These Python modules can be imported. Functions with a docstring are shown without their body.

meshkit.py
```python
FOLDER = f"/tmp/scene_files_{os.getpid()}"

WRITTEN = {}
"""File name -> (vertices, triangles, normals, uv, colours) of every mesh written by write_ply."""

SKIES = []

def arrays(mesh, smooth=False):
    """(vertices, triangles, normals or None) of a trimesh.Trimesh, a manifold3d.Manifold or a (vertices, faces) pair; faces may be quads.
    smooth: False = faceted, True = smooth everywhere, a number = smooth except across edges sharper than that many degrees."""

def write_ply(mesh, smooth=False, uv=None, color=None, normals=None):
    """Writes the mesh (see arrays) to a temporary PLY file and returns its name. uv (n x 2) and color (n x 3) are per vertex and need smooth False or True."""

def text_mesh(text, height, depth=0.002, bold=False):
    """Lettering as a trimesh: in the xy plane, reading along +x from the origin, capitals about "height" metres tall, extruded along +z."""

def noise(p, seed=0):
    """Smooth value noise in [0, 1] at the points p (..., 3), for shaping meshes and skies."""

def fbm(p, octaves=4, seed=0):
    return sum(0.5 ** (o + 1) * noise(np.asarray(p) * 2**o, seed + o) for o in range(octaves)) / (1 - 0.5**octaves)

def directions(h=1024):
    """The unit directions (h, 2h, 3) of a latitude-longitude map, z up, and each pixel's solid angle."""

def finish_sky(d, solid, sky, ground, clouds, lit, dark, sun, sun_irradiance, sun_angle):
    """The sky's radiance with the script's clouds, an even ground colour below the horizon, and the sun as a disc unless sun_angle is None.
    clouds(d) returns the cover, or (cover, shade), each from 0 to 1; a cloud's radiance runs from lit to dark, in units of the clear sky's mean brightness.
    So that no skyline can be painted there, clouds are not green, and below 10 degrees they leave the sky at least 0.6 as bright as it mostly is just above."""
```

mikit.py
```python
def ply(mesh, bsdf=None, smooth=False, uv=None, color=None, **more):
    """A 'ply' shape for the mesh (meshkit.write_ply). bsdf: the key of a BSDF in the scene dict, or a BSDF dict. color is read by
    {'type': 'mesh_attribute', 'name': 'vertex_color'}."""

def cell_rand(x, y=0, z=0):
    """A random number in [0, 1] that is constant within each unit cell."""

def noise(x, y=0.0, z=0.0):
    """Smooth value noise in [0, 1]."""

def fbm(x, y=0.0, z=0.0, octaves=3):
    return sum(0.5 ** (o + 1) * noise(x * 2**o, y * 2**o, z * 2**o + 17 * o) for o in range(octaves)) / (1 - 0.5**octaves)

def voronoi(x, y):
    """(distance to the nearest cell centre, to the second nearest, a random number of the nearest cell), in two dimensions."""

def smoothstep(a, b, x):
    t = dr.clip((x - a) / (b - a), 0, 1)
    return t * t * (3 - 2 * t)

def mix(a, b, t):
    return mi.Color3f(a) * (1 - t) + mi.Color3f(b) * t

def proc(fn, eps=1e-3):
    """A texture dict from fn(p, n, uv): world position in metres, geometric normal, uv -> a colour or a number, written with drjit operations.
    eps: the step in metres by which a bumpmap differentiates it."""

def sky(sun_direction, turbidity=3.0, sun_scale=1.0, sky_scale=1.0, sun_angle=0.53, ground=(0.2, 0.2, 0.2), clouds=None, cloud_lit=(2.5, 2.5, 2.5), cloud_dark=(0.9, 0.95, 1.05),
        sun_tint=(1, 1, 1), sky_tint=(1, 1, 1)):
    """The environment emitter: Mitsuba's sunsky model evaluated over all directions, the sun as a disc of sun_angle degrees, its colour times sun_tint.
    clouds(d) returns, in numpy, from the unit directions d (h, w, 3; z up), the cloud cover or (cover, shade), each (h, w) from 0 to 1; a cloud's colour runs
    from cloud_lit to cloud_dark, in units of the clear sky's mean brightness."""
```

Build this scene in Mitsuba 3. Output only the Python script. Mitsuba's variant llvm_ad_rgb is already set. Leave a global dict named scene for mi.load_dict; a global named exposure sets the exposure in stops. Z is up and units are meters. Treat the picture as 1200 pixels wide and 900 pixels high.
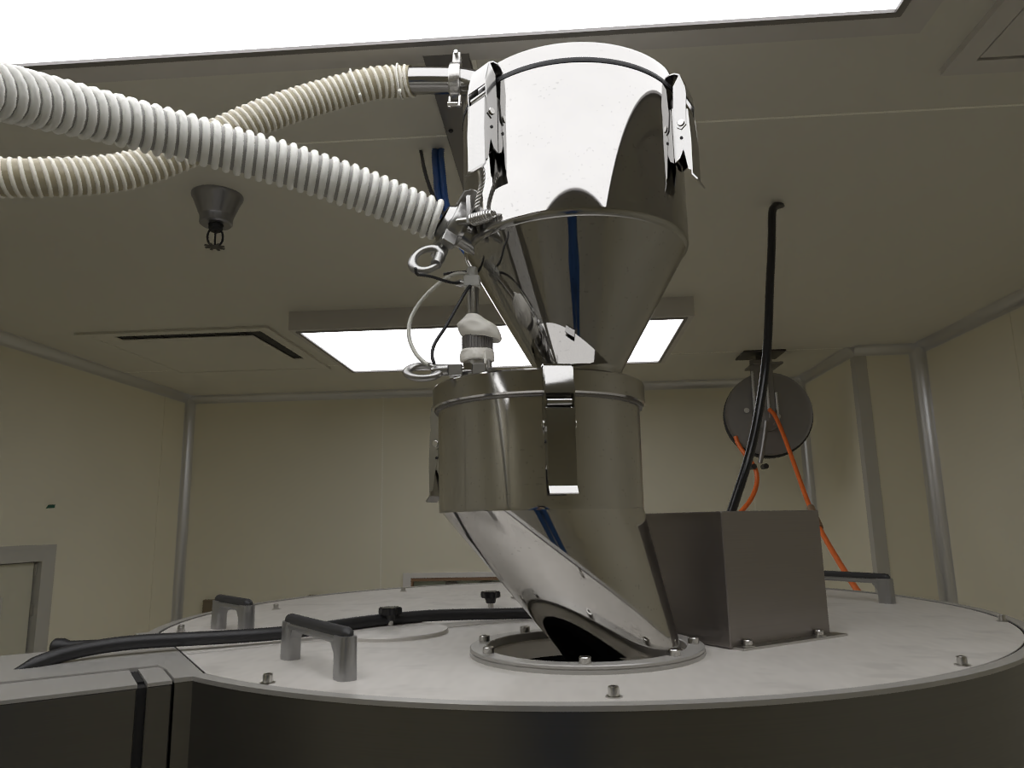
import math, random
import numpy as np, trimesh, drjit as dr, mitsuba as mi, mikit, manifold3d as m3
from shapely.geometry import Polygon, box as sbox, Point
from shapely.ops import unary_union
from mikit import noise, fbm, smoothstep, mix
random.seed(4); np.random.seed(4)
PI = math.pi
scene, labels = {'type': 'scene'}, {}

# ---------------------------------------------------------------- camera, light, exposure
FOCAL, YAW, PITCH, ROLL = 856.25, -0.06509, 0.18781, -0.01939      # focal length in pixels of a 1200 px wide frame; radians
EYE = np.array([0.0, 0.0, 2.0])
fw = np.array([math.sin(YAW)*math.cos(PITCH), math.cos(YAW)*math.cos(PITCH), math.sin(PITCH)])
r0 = np.array([math.cos(YAW), -math.sin(YAW), 0.0]); u0 = np.cross(r0, fw)
upv = -math.sin(ROLL)*r0 + math.cos(ROLL)*u0
scene['camera'] = {'type': 'perspective', 'fov': 2*math.degrees(math.atan(600/FOCAL)), 'fov_axis': 'x', 'near_clip': 0.01, 'far_clip': 100.0,
                   'to_world': mi.ScalarTransform4f().look_at(origin=EYE.tolist(), target=(EYE+fw).tolist(), up=upv.tolist())}
exposure = 0.0
LAMP = 1.9                      # radiance of the luminous ceiling panels

# ---------------------------------------------------------------- materials
def two(b): return {'type': 'twosided', 'bsdf': b}
def rgb(*c): return {'type': 'rgb', 'value': list(c)}
def pr(c, rough, metal=0.0, spec=0.5, **k):
    c = c if isinstance(c, dict) else rgb(*c)
    return {'type': 'principled', 'base_color': c, 'roughness': rough, 'metallic': metal, 'specular': spec, **k}
def mat(name, b): scene[name] = b
def panel_fn(base, s):
    def fn(p, n, uv):
        f = fbm(p.x*s, p.y*s, p.z*s, 3)
        return mi.Color3f(*base)*(0.94+0.12*f)
    return fn
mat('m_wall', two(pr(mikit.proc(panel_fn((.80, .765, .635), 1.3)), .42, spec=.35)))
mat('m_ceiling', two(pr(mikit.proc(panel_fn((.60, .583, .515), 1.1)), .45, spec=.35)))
mat('m_floor', two(pr(mikit.proc(panel_fn((.68, .665, .62), 2.0)), .35)))
mat('m_sealant', two(pr((.86, .84, .74), .5)))
mat('m_alu', two(pr((.66, .66, .67), .32, .75)))
mat('m_alu_paint', two(pr((.50, .49, .46), .4)))
mat('m_frame', two(pr((.74, .72, .71), .35)))
mat('m_lampframe', two(pr((.52, .50, .47), .4)))
mat('m_lens', two({'type': 'diffuse', 'reflectance': rgb(.8, .8, .8)}))
mat('m_dark', two(pr((.012, .012, .013), .6)))
mat('m_black_rubber', two(pr((.018, .018, .02), .42)))
mat('m_black_gloss', two(pr((.012, .012, .014), .22)))
mat('m_throat', two(pr((.86, .82, .74), .5)))
mat('m_grip', two(pr((.03, .03, .032), .5)))
def spots(p):
    a = noise(p.x*260, p.y*260, p.z*260); b = noise(p.x*30, p.y*30, p.z*30)
    return smoothstep(.80, .90, a)*smoothstep(.35, .7, b)
def smudge_rough(lo, hi):
    def fn(p, n, uv):
        return lo+(hi-lo)*(0.6*fbm(p.x*14, p.y*14, p.z*9, 3)+0.9*spots(p))
    return fn
def smudge_col(c):
    def fn(p, n, uv):
        f = fbm(p.x*22, p.y*22, p.z*22, 3)
        return mi.Color3f(*c)*(0.95+0.07*f-0.18*spots(p))
    return fn
mat('m_mirror', two(pr(mikit.proc(smudge_col((.46, .452, .44))), mikit.proc(smudge_rough(.015, .05)), 1.0)))
mat('m_chute', two(pr(mikit.proc(smudge_col((.62, .605, .585))), mikit.proc(smudge_rough(.03, .09)), 1.0)))
mat('m_polish', two(pr(mikit.proc(smudge_col((.56, .55, .535))), mikit.proc(smudge_rough(.05, .11)), 1.0)))
mat('m_chrome', two(pr((.42, .415, .405), .13, 1.0)))
mat('m_clamp', two(pr((.44, .435, .425), .33, 1.0)))
mat('m_steel', two(pr((.60, .59, .57), .2, 1.0)))
mat('m_satin', two(pr((.55, .54, .52), .3, 1.0)))
mat('m_castalu', two(pr((.40, .40, .405), .30, .85)))
def brushed(c):
    def fn(p, n, uv):
        f = noise(p.x*3+p.y*2, p.z*900, 1.0)*0.5+noise(p.x*9, p.z*2200, 4.0)*0.5
        return mi.Color3f(*c)*(0.965+0.07*f)
    return fn
mat('m_brushed', two(pr(mikit.proc(brushed((.20, .195, .185))), .30, .9)))
mat('m_box', two(pr(mikit.proc(brushed((.30, .275, .26))), .36, .9)))
def lidcol(p, n, uv):
    f = fbm(p.x*7, p.y*7, 3.0, 4); g = noise(p.x*120, p.y*35, 2.0)
    st = smoothstep(.62, .8, fbm(p.x*11+3, p.y*16, 7.0, 4))
    return mix((.64, .615, .58), (.55, .53, .495), f)*(1.0-.05*g)*(1-.10*st)
mat('m_lid', two(pr(mikit.proc(lidcol), .38, .15)))
mat('m_lidrim', two(pr((.44, .43, .41), .32, .4)))
mat('m_hose_white', two(pr((.80, .80, .76), .32)))
mat('m_hose_wall', two(pr((.30, .295, .28), .4)))
mat('m_hose_cream', two(pr((.68, .655, .57), .35)))
mat('m_hose_clear', two(pr((.30, .265, .175), .28)))
mat('m_orange', two(pr((.78, .16, .03), .38)))
mat('m_blue', two(pr((.015, .06, .20), .3)))
mat('m_tape', two(pr((.76, .74, .68), .55)))
mat('m_cleartube', two(pr((.62, .62, .56), .15, spec_trans=0.0)))
mat('m_greyplastic', two(pr((.50, .50, .47), .45)))
mat('m_greymetal', two(pr((.25, .24, .235), .4, .7)))
mat('m_darkmetal', two(pr((.09, .085, .08), .4, .7)))
mat('m_brown', two(pr((.20, .16, .11), .5)))
mat('m_brownrail', two(pr((.26, .16, .10), .45)))
mat('m_door', two(pr((.60, .585, .48), .4)))
mat('m_green', two(pr((.02, .10, .07), .5)))
mat('m_cloth', two(pr((.035, .10, .27), .75, sheen=.3)))
mat('m_skin', two(pr((.55, .36, .27), .5)))
mat('m_glass', {'type': 'thindielectric', 'int_ior': 1.5})
mat('m_corridor', two(pr((.66, .74, .66), .6)))
mat('m_ceramic', two(pr((.28, .28, .30), .25, .9)))

# ---------------------------------------------------------------- helpers
def T(*v): m = np.eye(4); m[:3, 3] = v; return m
def Rot(axis, deg): return trimesh.transformations.rotation_matrix(math.radians(deg), axis)
def RZ(d): return Rot([0, 0, 1], d)
def frame(o, z, x=None):
    z = np.asarray(z, float); z = z/np.linalg.norm(z)
    x = np.asarray(x if x is not None else ([1, 0, 0] if abs(z[0]) < .8 else [0, 1, 0]), float)
    x = x-z*(x@z); x /= np.linalg.norm(x); m = np.eye(4)
    m[:3, 0], m[:3, 1], m[:3, 2], m[:3, 3] = x, np.cross(z, x), z, o
    return m
def tm(mesh, M):
    mesh = mesh.copy(); mesh.apply_transform(M); return mesh
def cat(*a): return trimesh.util.concatenate([x for b in a for x in (b if isinstance(b, list) else [b])])
def man(M):
    q = M.to_mesh(); return trimesh.Trimesh(np.array(q.vert_properties)[:, :3], np.array(q.tri_verts), process=False)
def tomani(t): return m3.Manifold(m3.Mesh(np.asarray(t.vertices, np.float32), np.asarray(t.faces, np.uint32)))
def bx(x0, x1, y0, y1, z0, z1):
    m = trimesh.creation.box([x1-x0, y1-y0, z1-z0]); m.apply_translation([(x0+x1)/2, (y0+y1)/2, (z0+z1)/2]); return m
def cham(sx, sy, sz, c, M=None):
    a, b, d = sx/2, sy/2, sz/2; pts = []
    for i in (-1, 1):
        for j in (-1, 1):
            for k in (-1, 1):
                pts += [[i*(a-c), j*(b-c), k*d], [i*(a-c), j*b, k*(d-c)], [i*a, j*(b-c), k*(d-c)]]
    m = trimesh.convex.convex_hull(np.array(pts)); return m if M is None else tm(m, M)
def cyl(r, h, n=32, M=None, c=0.0):
    """cylinder from z=0 to z=h with small chamfers"""
    pts = [(0, 0), (r-c, 0), (r, c), (r, h-c), (r-c, h), (0, h)] if c else [(0, 0), (r, 0), (r, h), (0, h)]
    return lathe(pts, n, M)
def lathe(profile, n=64, M=None):
    m = trimesh.creation.revolve(np.array(profile, float), sections=n); m.fix_normals() if m.is_watertight else None
    return m if M is None else tm(m, M)
def extr(poly, h, M=None):
    poly = poly if hasattr(poly, 'geom_type') else Polygon(poly)
    m = cat([trimesh.creation.extrude_polygon(g, h) for g in (poly.geoms if hasattr(poly, 'geoms') else [poly])])
    return m if M is None else tm(m, M)
def spline(P, step):
    from scipy.interpolate import CubicSpline
    P = np.asarray(P, float); t = np.r_[0, np.cumsum(np.linalg.norm(np.diff(P, axis=0), axis=1)**.5)]
    c = CubicSpline(t, P); q = c(np.linspace(0, t[-1], 2000)); s = np.r_[0, np.cumsum(np.linalg.norm(np.diff(q, axis=0), axis=1))]
    k = max(2, int(round(s[-1]/step))); ss = np.linspace(0, s[-1], k+1)
    return np.stack([np.interp(ss, s, q[:, i]) for i in range(3)], 1), ss
def frames(p):
    t = np.gradient(p, axis=0); t /= np.linalg.norm(t, axis=1, keepdims=True)
    n = np.zeros_like(t); a = np.array([0, 0, 1.0]) if abs(t[0, 2]) < .9 else np.array([1.0, 0, 0]); n[0] = a-t[0]*(a@t[0]); n[0] /= np.linalg.norm(n[0])
    for i in range(1, len(p)):
        v = n[i-1]-t[i]*(n[i-1]@t[i]); n[i] = v/np.linalg.norm(v)
    return t, n, np.cross(t, n)
def sweep(p, rad, n=16, caps=True):
    """rad: number, per-ring array, or function(i, theta array)"""
    t, a, b = frames(p); th = np.linspace(0, 2*PI, n, endpoint=False); k = len(p)
    V = np.zeros((k, n, 3))
    for i in range(k):
        r = rad(i, th) if callable(rad) else np.full(n, rad[i] if np.ndim(rad) else rad)
        V[i] = p[i]+(a[i][None]*np.cos(th)[:, None]+b[i][None]*np.sin(th)[:, None])*r[:, None]
    idx = np.arange(k*n).reshape(k, n); A, B = idx[:-1], idx[1:]
    F = np.stack([A, np.roll(A, -1, 1), np.roll(B, -1, 1), B], -1).reshape(-1, 4)
    F = np.vstack([F[:, [0, 1, 2]], F[:, [0, 2, 3]]]); V = V.reshape(-1, 3)
    if caps:
        V = np.vstack([V, p[0], p[-1]]); c0, c1 = len(V)-2, len(V)-1
        F = np.vstack([F, np.stack([np.full(n, c0), np.roll(idx[0], -1), idx[0]], 1), np.stack([np.full(n, c1), idx[-1], np.roll(idx[-1], -1)], 1)])
    return trimesh.Trimesh(V, F, process=False)
def tube(P, r, n=14, step=.012): p, s = spline(P, step); return sweep(p, r, n)
def loft(c0, R0, c1, R1, k=24, n=128, pw=1.0):
    th = np.linspace(0, 2*PI, n, endpoint=False); c0, c1 = np.array(c0), np.array(c1); V = []
    for i in range(k+1):
        t = i/k; c = c0+(c1-c0)*t; R = R0+(R1-R0)*t**pw
        V.append(np.c_[c[0]+R*np.cos(th), c[1]+R*np.sin(th), np.full(n, c[2])])
    idx = np.arange((k+1)*n).reshape(k+1, n); A, B = idx[:-1], idx[1:]
    F = np.stack([A, B, np.roll(B, -1, 1), np.roll(A, -1, 1)], -1).reshape(-1, 4)
    return trimesh.Trimesh(np.vstack(V), np.vstack([F[:, [0, 1, 2]], F[:, [0, 2, 3]]]), process=False)
GROUP = np.eye(4)                                                   # placement of the group of things being built
def key_free(k):
    if k not in scene: return k
    i = 1
    while f'{k}_{i:03d}' in scene: i += 1
    return f'{k}_{i:03d}'
USED = {}
def thing(name, label, category, group=None, kind=None):
    i = USED.get(name, 0); USED[name] = i+1
    k = name if i == 0 else f'{name}_{i:03d}'
    labels[k] = {'label': label, 'category': category}
    if group: labels[k]['group'] = group
    return k
def add(parent, name, mesh, m, smooth=35, label=None, **more):
    k = key_free(f'{parent}__{name}' if parent else name)
    scene[k] = mikit.ply(tm(mesh, GROUP), m, smooth=smooth, **more)
    if label: labels[k] = {'label': label}
    return k
def struct(name, mesh=None, m=None, smooth=False, label=None):
    if mesh is not None: scene[name] = mikit.ply(mesh, m, smooth=smooth)
    labels[name] = {'kind': 'structure'}
    if label: labels[name]['label'] = label
    return name
def bolt_mesh(M, r=.005, h=.008, washer=True):
    """socket head screw standing on a washer"""
    b = lathe([(0, h*.55), (r*.5, h*.55), (r*.5, h), (r*.88, h), (r, h*.88), (r, 0), (0, 0)], 18)
    parts = [b]
    if washer: parts.append(lathe([(0, 0), (r*1.55, 0), (r*1.55, .0012), (0, .0012)], 20))
    return tm(cat(parts), M)

# ---------------------------------------------------------------- the room
XL, XR, YB, YR, ZC = -2.5, 1.9, 4.72, -3.0, 2.88
PX0, PY0 = 1.56, 3.88                                              # the boxed-in pillar in the right back corner
struct('floor', bx(XL-.1, XR+.1, YR-.1, YB+.1, -.1, 0), 'm_floor', label='smooth grey clean room floor')
def panels(parent, plane, rects, m, thick=.05, gap=.004):
    """sandwich panels with a recessed sealant line between them; plane: function (a0,a1,b0,b1,t0,t1) -> box mesh"""
    for r in rects: add(parent, 'panel', plane(r[0]+gap/2, r[1]-gap/2, r[2]+gap/2, r[3]-gap/2, 0, thick), m, False)
struct('ceiling', label='khaki cream panel ceiling')
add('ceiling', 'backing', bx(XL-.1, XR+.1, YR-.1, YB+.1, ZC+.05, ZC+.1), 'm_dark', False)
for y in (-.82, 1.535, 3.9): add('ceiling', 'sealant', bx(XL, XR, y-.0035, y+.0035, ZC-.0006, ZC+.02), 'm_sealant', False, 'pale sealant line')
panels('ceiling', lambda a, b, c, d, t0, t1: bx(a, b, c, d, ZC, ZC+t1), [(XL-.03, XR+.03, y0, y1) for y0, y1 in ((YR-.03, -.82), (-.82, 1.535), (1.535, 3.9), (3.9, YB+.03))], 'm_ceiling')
def flat_wall(name, label, cuts, mk, m='m_wall'):
    struct(name, label=label)
    for a, b in zip(cuts[:-1], cuts[1:]): add(name, 'panel', mk(a+.002, b-.002), m, False)
    add(name, 'sealant', mk(cuts[0], cuts[-1], .003), 'm_sealant', False)
# the back wall holds a window
WX0, WX1, WZ0, WZ1 = -1.02, -.22, .95, 1.70
bk = sbox(XL-.05, 0, XR+.05, ZC).difference(sbox(WX0, WZ0, WX1, WZ1))
struct('wall_back', label='khaki cream back wall of upright panels')
for a, b in zip((XL-.05, -1.167, .02, 1.2), (-1.167, .02, 1.2, XR+.05)):
    add('wall_back', 'panel', extr(bk.intersection(sbox(a+.002, 0, b-.002, ZC)), .05, np.array([[1, 0, 0, 0], [0, 0, 1, YB], [0, 1, 0, 0], [0, 0, 0, 1.]])), 'm_wall', False)
for x in (-1.167, 1.2): add('wall_back', 'sealant', bx(x-.004, x+.004, YB-.0006, YB+.02, 0, ZC), 'm_sealant', False, 'pale sealant line')
DY0, DY1, DZ = 2.52, 3.40, 1.885
struct('wall_left', label='khaki cream left wall beside the door')
lw = sbox(YR-.05, 0, YB+.05, ZC).difference(sbox(DY0, 0, DY1, DZ))
ML = np.array([[0, 0, -1, XL], [1, 0, 0, 0], [0, 1, 0, 0], [0, 0, 0, 1.]])
for a, b in zip((YR-.05, .9, 2.0, YB-.3), (.9, 2.0, YB-.3, YB+.05)):
    m_ = extr(lw.intersection(sbox(a+.002, 0, b-.002, ZC)), .05, ML); m_.invert() if m_.volume < 0 else None
    add('wall_left', 'panel', m_, 'm_wall', False)
add('wall_left', 'sealant', extr(lw, .04, T(-.003, 0, 0) @ ML), 'm_sealant', False)
flat_wall('wall_right', 'khaki cream right wall', (YR-.05, -.7, .6, 1.9, 3.1, YB+.05), lambda a, b, s=0: bx(XR+s, XR+.05, a, b, 0, ZC))
flat_wall('wall_rear', 'khaki cream wall behind the viewer', (XL-.05, -1.3, -.1, 1.1, XR+.05), lambda a, b, s=0: bx(a, b, YR-.05, YR-s, 0, ZC))
struct('wall_pillar', bx(PX0, XR, PY0, YB, 0, ZC), 'm_wall', label='boxed pillar in the back right corner')
# aluminium cove trims: concave quarter rounds
def cove_profile(r=.05, t=.004, n=10):
    a = np.linspace(PI, 1.5*PI, n); arc = [(r+r*math.cos(x), r+r*math.sin(x)) for x in a]
    return Polygon([(0, 0)]+[(r, 0)]+arc[::-1][0:]+[(0, r)]).buffer(0)
def cove(name, o, along, ax, ay, r=.05):
    """corner line from o along the vector; ax, ay point from the corner out along the two faces"""
    L = np.linalg.norm(along); M = np.eye(4); M[:3, 0], M[:3, 1], M[:3, 2], M[:3, 3] = ax, ay, np.asarray(along)/L, o
    m = extr(cove_profile(r), L); m.apply_transform(M)
    if np.linalg.det(M[:3, :3]) < 0: m.invert() if m.volume < 0 else None
    struct(name, m, 'm_alu', 20)
X, Y, Zv = np.eye(3)
cove('trim_1', [XL, YB, 0], [0, 0, ZC], X, -Y)
cove('trim_2', [XL, YR, ZC], [0, YB-YR, 0], X, -Zv)
cove('trim_3', [XL, YB, ZC], [PX0-XL, 0, 0], -Y, -Zv)
cove('trim_4', [PX0, YB, 0], [0, 0, ZC], -X, -Y)
cove('trim_5', [PX0, PY0, ZC], [0, YB-PY0, 0], -X, -Zv)
cove('trim_6', [PX0, PY0, ZC], [XR-PX0, 0, 0], -Y, -Zv)
cove('trim_7', [XR, PY0, 0], [0, 0, ZC], -X, -Y, .06)
cove('trim_8', [XR, YR, ZC], [0, PY0-YR, 0], -X, -Zv)
cove('trim_9', [XL, YR, 0], [0, 0, ZC], X, Y)
cove('trim_10', [XR, YR, 0], [0, 0, ZC], -X, Y)
ang = Polygon([(-.003, -.003), (.06, -.003), (.06, .003), (.012, .003), (.003, .012), (.003, .05), (-.003, .05)])
struct('trim_11', extr(ang, ZC-.05, T(PX0, PY0-.001, 0)), 'm_alu_paint', label='grey aluminium angle on the pillar edge')
labels['trim_1']['label'] = 'rounded aluminium trim in the left back corner'
labels['trim_7']['label'] = 'rounded aluminium trim between the pillar and the right wall'
# window in the back wall
struct('window_1', label='low window with an aluminium frame in the back wall')
fr = sbox(WX0, WZ0, WX1, WZ1).difference(sbox(WX0+.05, WZ0+.05, WX1-.05, WZ1-.030))
MB = np.array([[1, 0, 0, 0], [0, 0, 1, YB-.02], [0, 1, 0, 0], [0, 0, 0, 1.]])
add('window_1', 'frame', extr(fr, .07, MB), 'm_frame', False)
fr2 = sbox(WX0+.05, WZ0+.05, WX1-.05, WZ1-.030).difference(sbox(WX0+.06, WZ0+.09, WX1-.06, WZ1-.050))
add('window_1', 'inner_rail', extr(fr2, .05, T(0, .005, 0) @ MB), 'm_brownrail', False, 'brown inner rail')
add('window_1', 'pane', bx(WX0+.06, WX1-.06, YB+.01, YB+.014, WZ0+.09, WZ1-.050), 'm_glass', False)
for x in (-.72, -.50): add('window_1', 'mullion', bx(x-.035, x+.035, YB+.02, YB+.05, WZ0+.06, WZ1-.06), 'm_greymetal', False)
add('window_1', 'corridor_panel', bx(WX0+.03, WX1-.03, YB+.055, YB+.06, WZ0, WZ1), 'm_corridor', False, 'pale green panel added behind the pane in place of the bright corridor')  # added panel; its pale colour stands for the lit corridor beyond
# door in the left wall
struct('door_1', label='cream door in a grey frame at the far left')
df = sbox(DY0-.085, 0, DY1+.085, DZ+.055).difference(sbox(DY0+.01, -.1, DY1-.01, DZ-.01))
add('door_1', 'frame', extr(df, .06, T(.035, 0, 0) @ ML), 'm_alu_paint', False)
ds = sbox(DY0-.05, 0, DY1+.05, DZ+.03).difference(sbox(DY0+.02, -.1, DY1-.02, DZ-.02))
add('door_1', 'stop', extr(ds, .04, T(.045, 0, 0) @ ML), 'm_alu_paint', False)
add('door_1', 'leaf', bx(XL-.045, XL+.012, DY0+.02, DY1-.028, .01, DZ-.025), 'm_door', False)
add('door_1', 'seal', bx(XL-.045, XL+.006, DY1-.028, DY1-.018, .01, DZ-.02), 'm_dark', False, 'dark door seal')
for z in (1.80, 1.62, 1.2, .4): add('door_1', 'hinge', tm(cyl(.007, .05, 14), T(XL+.018, DY1-.024, z)), 'm_satin')
p_ = add('door_1', 'push_plate', cham(.004, .10, .20, .001, T(XL+.014, 3.14, 1.62)), 'm_alu', False, 'grey plate on the door')
add(p_, 'screw', tm(cyl(.006, .003, 12), T(XL+.016, 3.165, 1.67) @ Rot([0, 1, 0], 90)), 'm_dark')

# ---------------------------------------------------------------- ceiling fittings
def ceiling_lamp(label, x0, x1, y0, y1, drop, rim):
    k = thing('ceiling_light', label, 'ceiling light', None)
    z = ZC-drop
    ring = sbox(x0, y0, x1, y1).difference(sbox(x0+rim, y0+rim, x1-rim, y1-rim))
    add(k, 'frame', extr(ring, drop, T(0, 0, z)), 'm_lampframe', False)
    r2 = sbox(x0+rim-.012, y0+rim-.012, x1-rim+.012, y1-rim+.012).difference(sbox(x0+rim+.002, y0+rim+.002, x1-rim-.002, y1-rim-.002))
    add(k, 'bezel', extr(r2, .006, T(0, 0, z-.004)), 'm_greymetal', False, 'thin bezel around the diffuser')
    v = np.array([[x0+rim, y0+rim, z+.004], [x1-rim, y0+rim, z+.004], [x1-rim, y1-rim, z+.004], [x0+rim, y1-rim, z+.004]])
    add(k, 'diffuser', trimesh.Trimesh(v, [[0, 2, 1], [0, 3, 2]], process=False), 'm_lens', False, 'glowing white diffuser',
        emitter={'type': 'area', 'radiance': rgb(LAMP, LAMP*1.0, LAMP*1.02)})
    return k
L1 = ceiling_lamp('big flush white light panel right above the steel hopper at the top of the photo', -1.28, .655, -.105, 1.225, .012, .045)
# stepped outer flange of the flush lamp
fl = sbox(-1.31, -.135, .685, 1.255).difference(sbox(-1.284, -.109, .659, 1.229))
add(L1, 'flange', extr(fl, .006, T(0, 0, ZC-.006)), 'm_lampframe', False)
ceiling_lamp('smaller box-shaped ceiling light further back, partly hidden by the hopper cone', -1.11, .55, 2.86, 3.75, .08, .035)
ceiling_lamp('unseen long narrow ceiling light behind the viewer, placed to light the drum lid and the walls', -2.34, -1.98, -2.7, -1.3, .08, .03)  # out of view; placed to light the walls and glint on the drum lid

k = thing('air_diffuser', 'square cream air outlet with a dark slot, in the ceiling left of the back light', 'air vent')
ax0, ax1, ay0, ay1 = -2.17, -1.28, 3.05, 3.96
sq = sbox(ax0, ay0, ax1, ay1)
add(k, 'frame', extr(sq.difference(sbox(ax0+.05, ay0+.05, ax1-.05, ay1-.05)), .012, T(0, 0, ZC-.012)), 'm_ceiling', False)
inner = sbox(ax0+.05, ay0+.05, ax1-.05, ay1-.05)
pan = sbox(ax0+.055, ay0+.10, ax1-.12, ay1-.055).buffer(.01)
add(k, 'slot', extr(inner, .003, T(0, 0, ZC-.003)), 'm_dark', False, 'dark slot')
add(k, 'panel', extr(inner.difference(sbox(ax0+.16, ay0+.055, ax1-.03, ay0+.115).union(Polygon([(ax1-.11, ay0+.055), (ax1-.03, ay0+.055), (ax1-.035, ay1-.30), (ax1-.10, ay1-.30)])).buffer(.02).buffer(-.01)), .004, T(0, 0, ZC-.010)), 'm_ceiling', False)
for i in range(5):
    x = ax0+.22+i*.13; add(k, 'vane', bx(x, x+.004, ay0+.05, ay0+.12, ZC-.0095, ZC-.004), 'm_darkmetal', False)

k = thing('access_hatch', 'grey framed access hatch in the ceiling at the top right corner of the photo', 'hatch')
hx, hy = .785, 1.385
add(k, 'frame', extr(sbox(hx, hy-.8, hx+.8, hy).difference(sbox(hx+.045, hy-.755, hx+.755, hy-.045)), .014, T(0, 0, ZC-.014)), 'm_lampframe', False)
add(k, 'leaf', bx(hx+.05, hx+.75, hy-.75, hy-.05, ZC-.011, ZC-.001), 'm_lampframe', False)
add(k, 'gasket_or_gap_shade', bx(hx+.044, hx+.756, hy-.756, hy-.044, ZC-.004, ZC-.001), 'm_dark', False)

k = thing('cover_strip', 'flat grey steel strip screwed along the ceiling behind the upper hopper', 'metal strip')
add(k, 'plate', cham(.088, .95, .008, .0015, T(-.194, 1.70, ZC-.004)), 'm_greymetal', False)
for x, y in ((-.225, 1.5), (-.17, 1.5), (-.205, 1.62), (-.195, 1.95)): add(k, 'screw', tm(cyl(.005, .003, 14), T(x, y, ZC-.011)), 'm_dark')
add(k, 'sealant', bx(-.148, -.140, 1.23, 2.17, ZC-.004, ZC-.0005), 'm_sealant', False, 'pale sealant bead')

k = thing('sprinkler_head', 'small dark metal fire sprinkler hanging from the ceiling below the crossing hoses', 'sprinkler')
S = T(-.90, 1.78, 0)
add(k, 'escutcheon', lathe([(0, 2.88), (.066, 2.88), (.066, 2.874), (.062, 2.868), (.044, 2.822), (.042, 2.818), (.042, 2.800), (.038, 2.796), (.020, 2.796), (.020, 2.81), (0, 2.81)], 40, S), 'm_ceramic')
add(k, 'nozzle', lathe([(0, 2.81), (.018, 2.81), (.018, 2.785), (.013, 2.778), (0, 2.778)], 24, S), 'm_dark')
arms = [tube([(s*.013, 0, 2.782), (s*.019, 0, 2.765), (s*.015, 0, 2.745), (s*.003, 0, 2.737)], .0028, 8, .006) for s in (-1, 1)]
add(k, 'yoke', tm(cat(arms, [tube([(0, 0, 2.78), (0, 0, 2.76), (0, 0, 2.738)], .0025, 8, .01)]), S @ RZ(20)), 'm_dark')
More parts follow.
